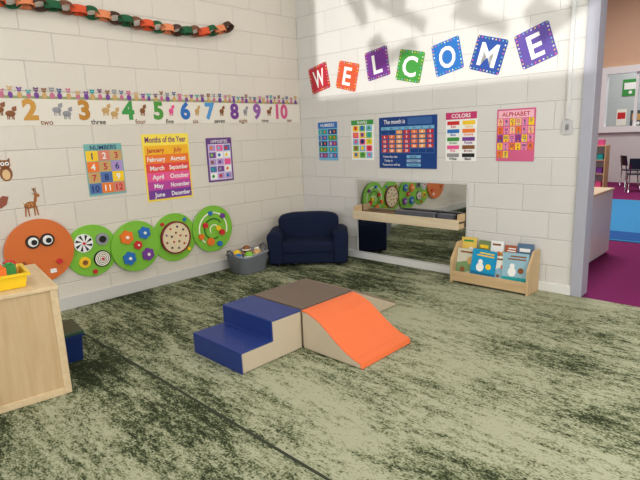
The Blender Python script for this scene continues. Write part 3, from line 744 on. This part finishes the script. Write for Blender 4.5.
# ------------------------------------------------------------ cabinet at the side
e=empty('play_cabinet',(1.225,-3.615,0),math.radians(-8))
PLY=wood('birch_plywood',(206,178,138),2); PLX=wood('birch_plywood_flat',(222,198,160),0)
for x in (-.33,.33):
    MB().box(x-.012,x+.008,-.19,.19,0,.62,PLY).build('side_panel',e,.003)
    for y in (-.175,.175): MB().box(x-.015,x+.018,y-.02,y+.02,0,.62,PLX).build('edge_post',e,.004)
    MB().box(x-.013,x+.016,-.155,.155,.0,.04,PLX).build('bottom_rail',e,.003)
MB().box(-.352,.354,-.199,.199,.62,.642,PLX).build('top',e,.004)
MB().box(-.318,.318,-.18,.17,.05,.07,PLX).build('shelf',e)
MB().box(-.318,.318,-.18,.17,.33,.35,PLX).build('shelf',e)
MB().box(-.318,.318,.172,.19,0.05,.62,M('dark_back_panel',(96,76,60),.6)).build('back_panel',e)
tag(e,'low birch plywood play cabinet with open shelves','cabinet')
def bin_(x,y,z,w,d_,h_,c,label,lid=None,rz=0):
    e=empty('storage_bin',(x,y,z),rz)
    t=.006;k=.85
    def ringv(s,z_,ins=0): return [(-w/2*s+ins,-d_/2*s+ins,z_),(w/2*s-ins,-d_/2*s+ins,z_),(w/2*s-ins,d_/2*s-ins,z_),(-w/2*s+ins,d_/2*s-ins,z_)]
    vs=ringv(k,0)+ringv(1,h_)+ringv(1,h_,t)+ringv(k,t,t)
    fs=[(3,2,1,0)]
    for a in (0,4,8):
        for i in range(4): fs.append((a+i,a+(i+1)%4,a+4+(i+1)%4,a+4+i))
    fs.append((12,13,14,15))
    MB().raw(vs,fs,c).build('bin_body',e,.004)
    b=MB()
    for (x0,x1,y0,y1) in ((-w/2-.012,w/2+.012,-d_/2-.012,-d_/2),(-w/2-.012,w/2+.012,d_/2,d_/2+.012),(-w/2-.012,-w/2,-d_/2,d_/2),(w/2,w/2+.012,-d_/2,d_/2)):
        b.box(x0,x1,y0,y1,h_-.014,h_,c)
    b.build('rim',e)
    if lid: MB().rrect(-w/2-.014,w/2+.014,-d_/2-.014,d_/2+.014,.02,h_,h_+.02,lid).build('lid',e,.004)
    tag(e,label,'storage bin'); return e
bin_(1.36,-3.66,.643,.26,.2,.085,M('yellow_plastic',(246,206,40),.35),'yellow plastic bin on top of plywood cabinet',rz=math.radians(-8))
for x,y,c,n_ in ((1.29,-3.68,ORANGE,'orange'),(1.37,-3.63,GREEN,'green'),(1.42,-3.69,ORANGE,'orange'),(1.30,-3.61,RED,'red')):
    t=MB().box(-.03,.03,-.025,.025,0,.11,c).disc(0,0,.016,.11,.12,c).build('toy_brick',loc=(x,y,.651))
    tag(t,'%s plastic toy brick in yellow bin'%n_,'toy','toy bricks in the yellow bin')
bin_(1.06,-3.285,0,.28,.12,.19,M('blue_plastic',(24,44,96),.35),'blue plastic floor bin with dark green lid',M('dark_green_plastic',(34,70,48),.4),rz=math.radians(-6))

# ------------------------------------------------------------ lights
def area(name,loc,rot,sx,sy,pw,col):
    l=bpy.data.lights.new(name,'AREA'); l.shape='RECTANGLE'; l.size=sx; l.size_y=sy; l.energy=pw; l.color=col
    o=bpy.data.objects.new(name,l); COL.objects.link(o); o.location=loc; o.rotation_euler=rot; return o
area('window_light',(4.4,-8.9,1.85),(math.radians(90),0,0),4.2,1.7,140,(.97,.98,1))
area('window_light',(6.85,-3.0,2.0),(math.radians(75),0,math.radians(90)),3.4,1.8,130,(.99,.98,.98))
for x,y in ((1.8,-1.8),(1.8,-4.8),(4.6,-1.8),(4.6,-4.8)):
    area('ceiling_light',(x,y,3.55),(0,0,0),1.2,.6,16,(1,.95,.88))
for x,y in ((2,3),(2,6.5)):
    area('ceiling_light',(x,y,4.5),(0,0,0),1.2,1.2,130,(1,.95,.9))
area('ceiling_light',(1.4,11,3.6),(0,0,0),1.2,1.2,40,(1,.97,.94))
# low daylight bouncing up through the front window
l=bpy.data.lights.new('bounced_daylight','SPOT'); l.energy=13000; l.spot_size=math.radians(34); l.spot_blend=.2; l.shadow_soft_size=.06; l.color=(1,.97,.93)
o=bpy.data.objects.new('bounced_daylight',l); COL.objects.link(o); o.location=(6,-22,-.5)
o.rotation_euler=(Vector((2.2,0,2.6))-Vector(o.location)).to_track_quat('-Z','Y').to_euler()
w=bpy.data.worlds.new('world'); scene.world=w; w.use_nodes=True
w.node_tree.nodes['Background'].inputs[0].default_value=(.8,.88,1,1); w.node_tree.nodes['Background'].inputs[1].default_value=.5

# ------------------------------------------------------------ camera
cam=bpy.data.cameras.new('camera'); co=bpy.data.objects.new('camera',cam); COL.objects.link(co)
cam.sensor_fit='HORIZONTAL'; cam.sensor_width=36; cam.lens=506/640*36; cam.clip_start=.02
R=((0.72049,0.11382,-0.68406),(0.69244,-0.17172,0.70074),(-0.03771,-0.97855,-0.20254))
right=Vector([r[0] for r in R]); down=Vector([r[1] for r in R]); fwd=Vector([r[2] for r in R])
m=Matrix.Identity(4)
for i in range(3): m[i][0]=right[i]; m[i][1]=-down[i]; m[i][2]=-fwd[i]
m[0][3],m[1][3],m[2][3]=4.5309,-4.3805,1.4
co.matrix_world=m
scene.camera=co
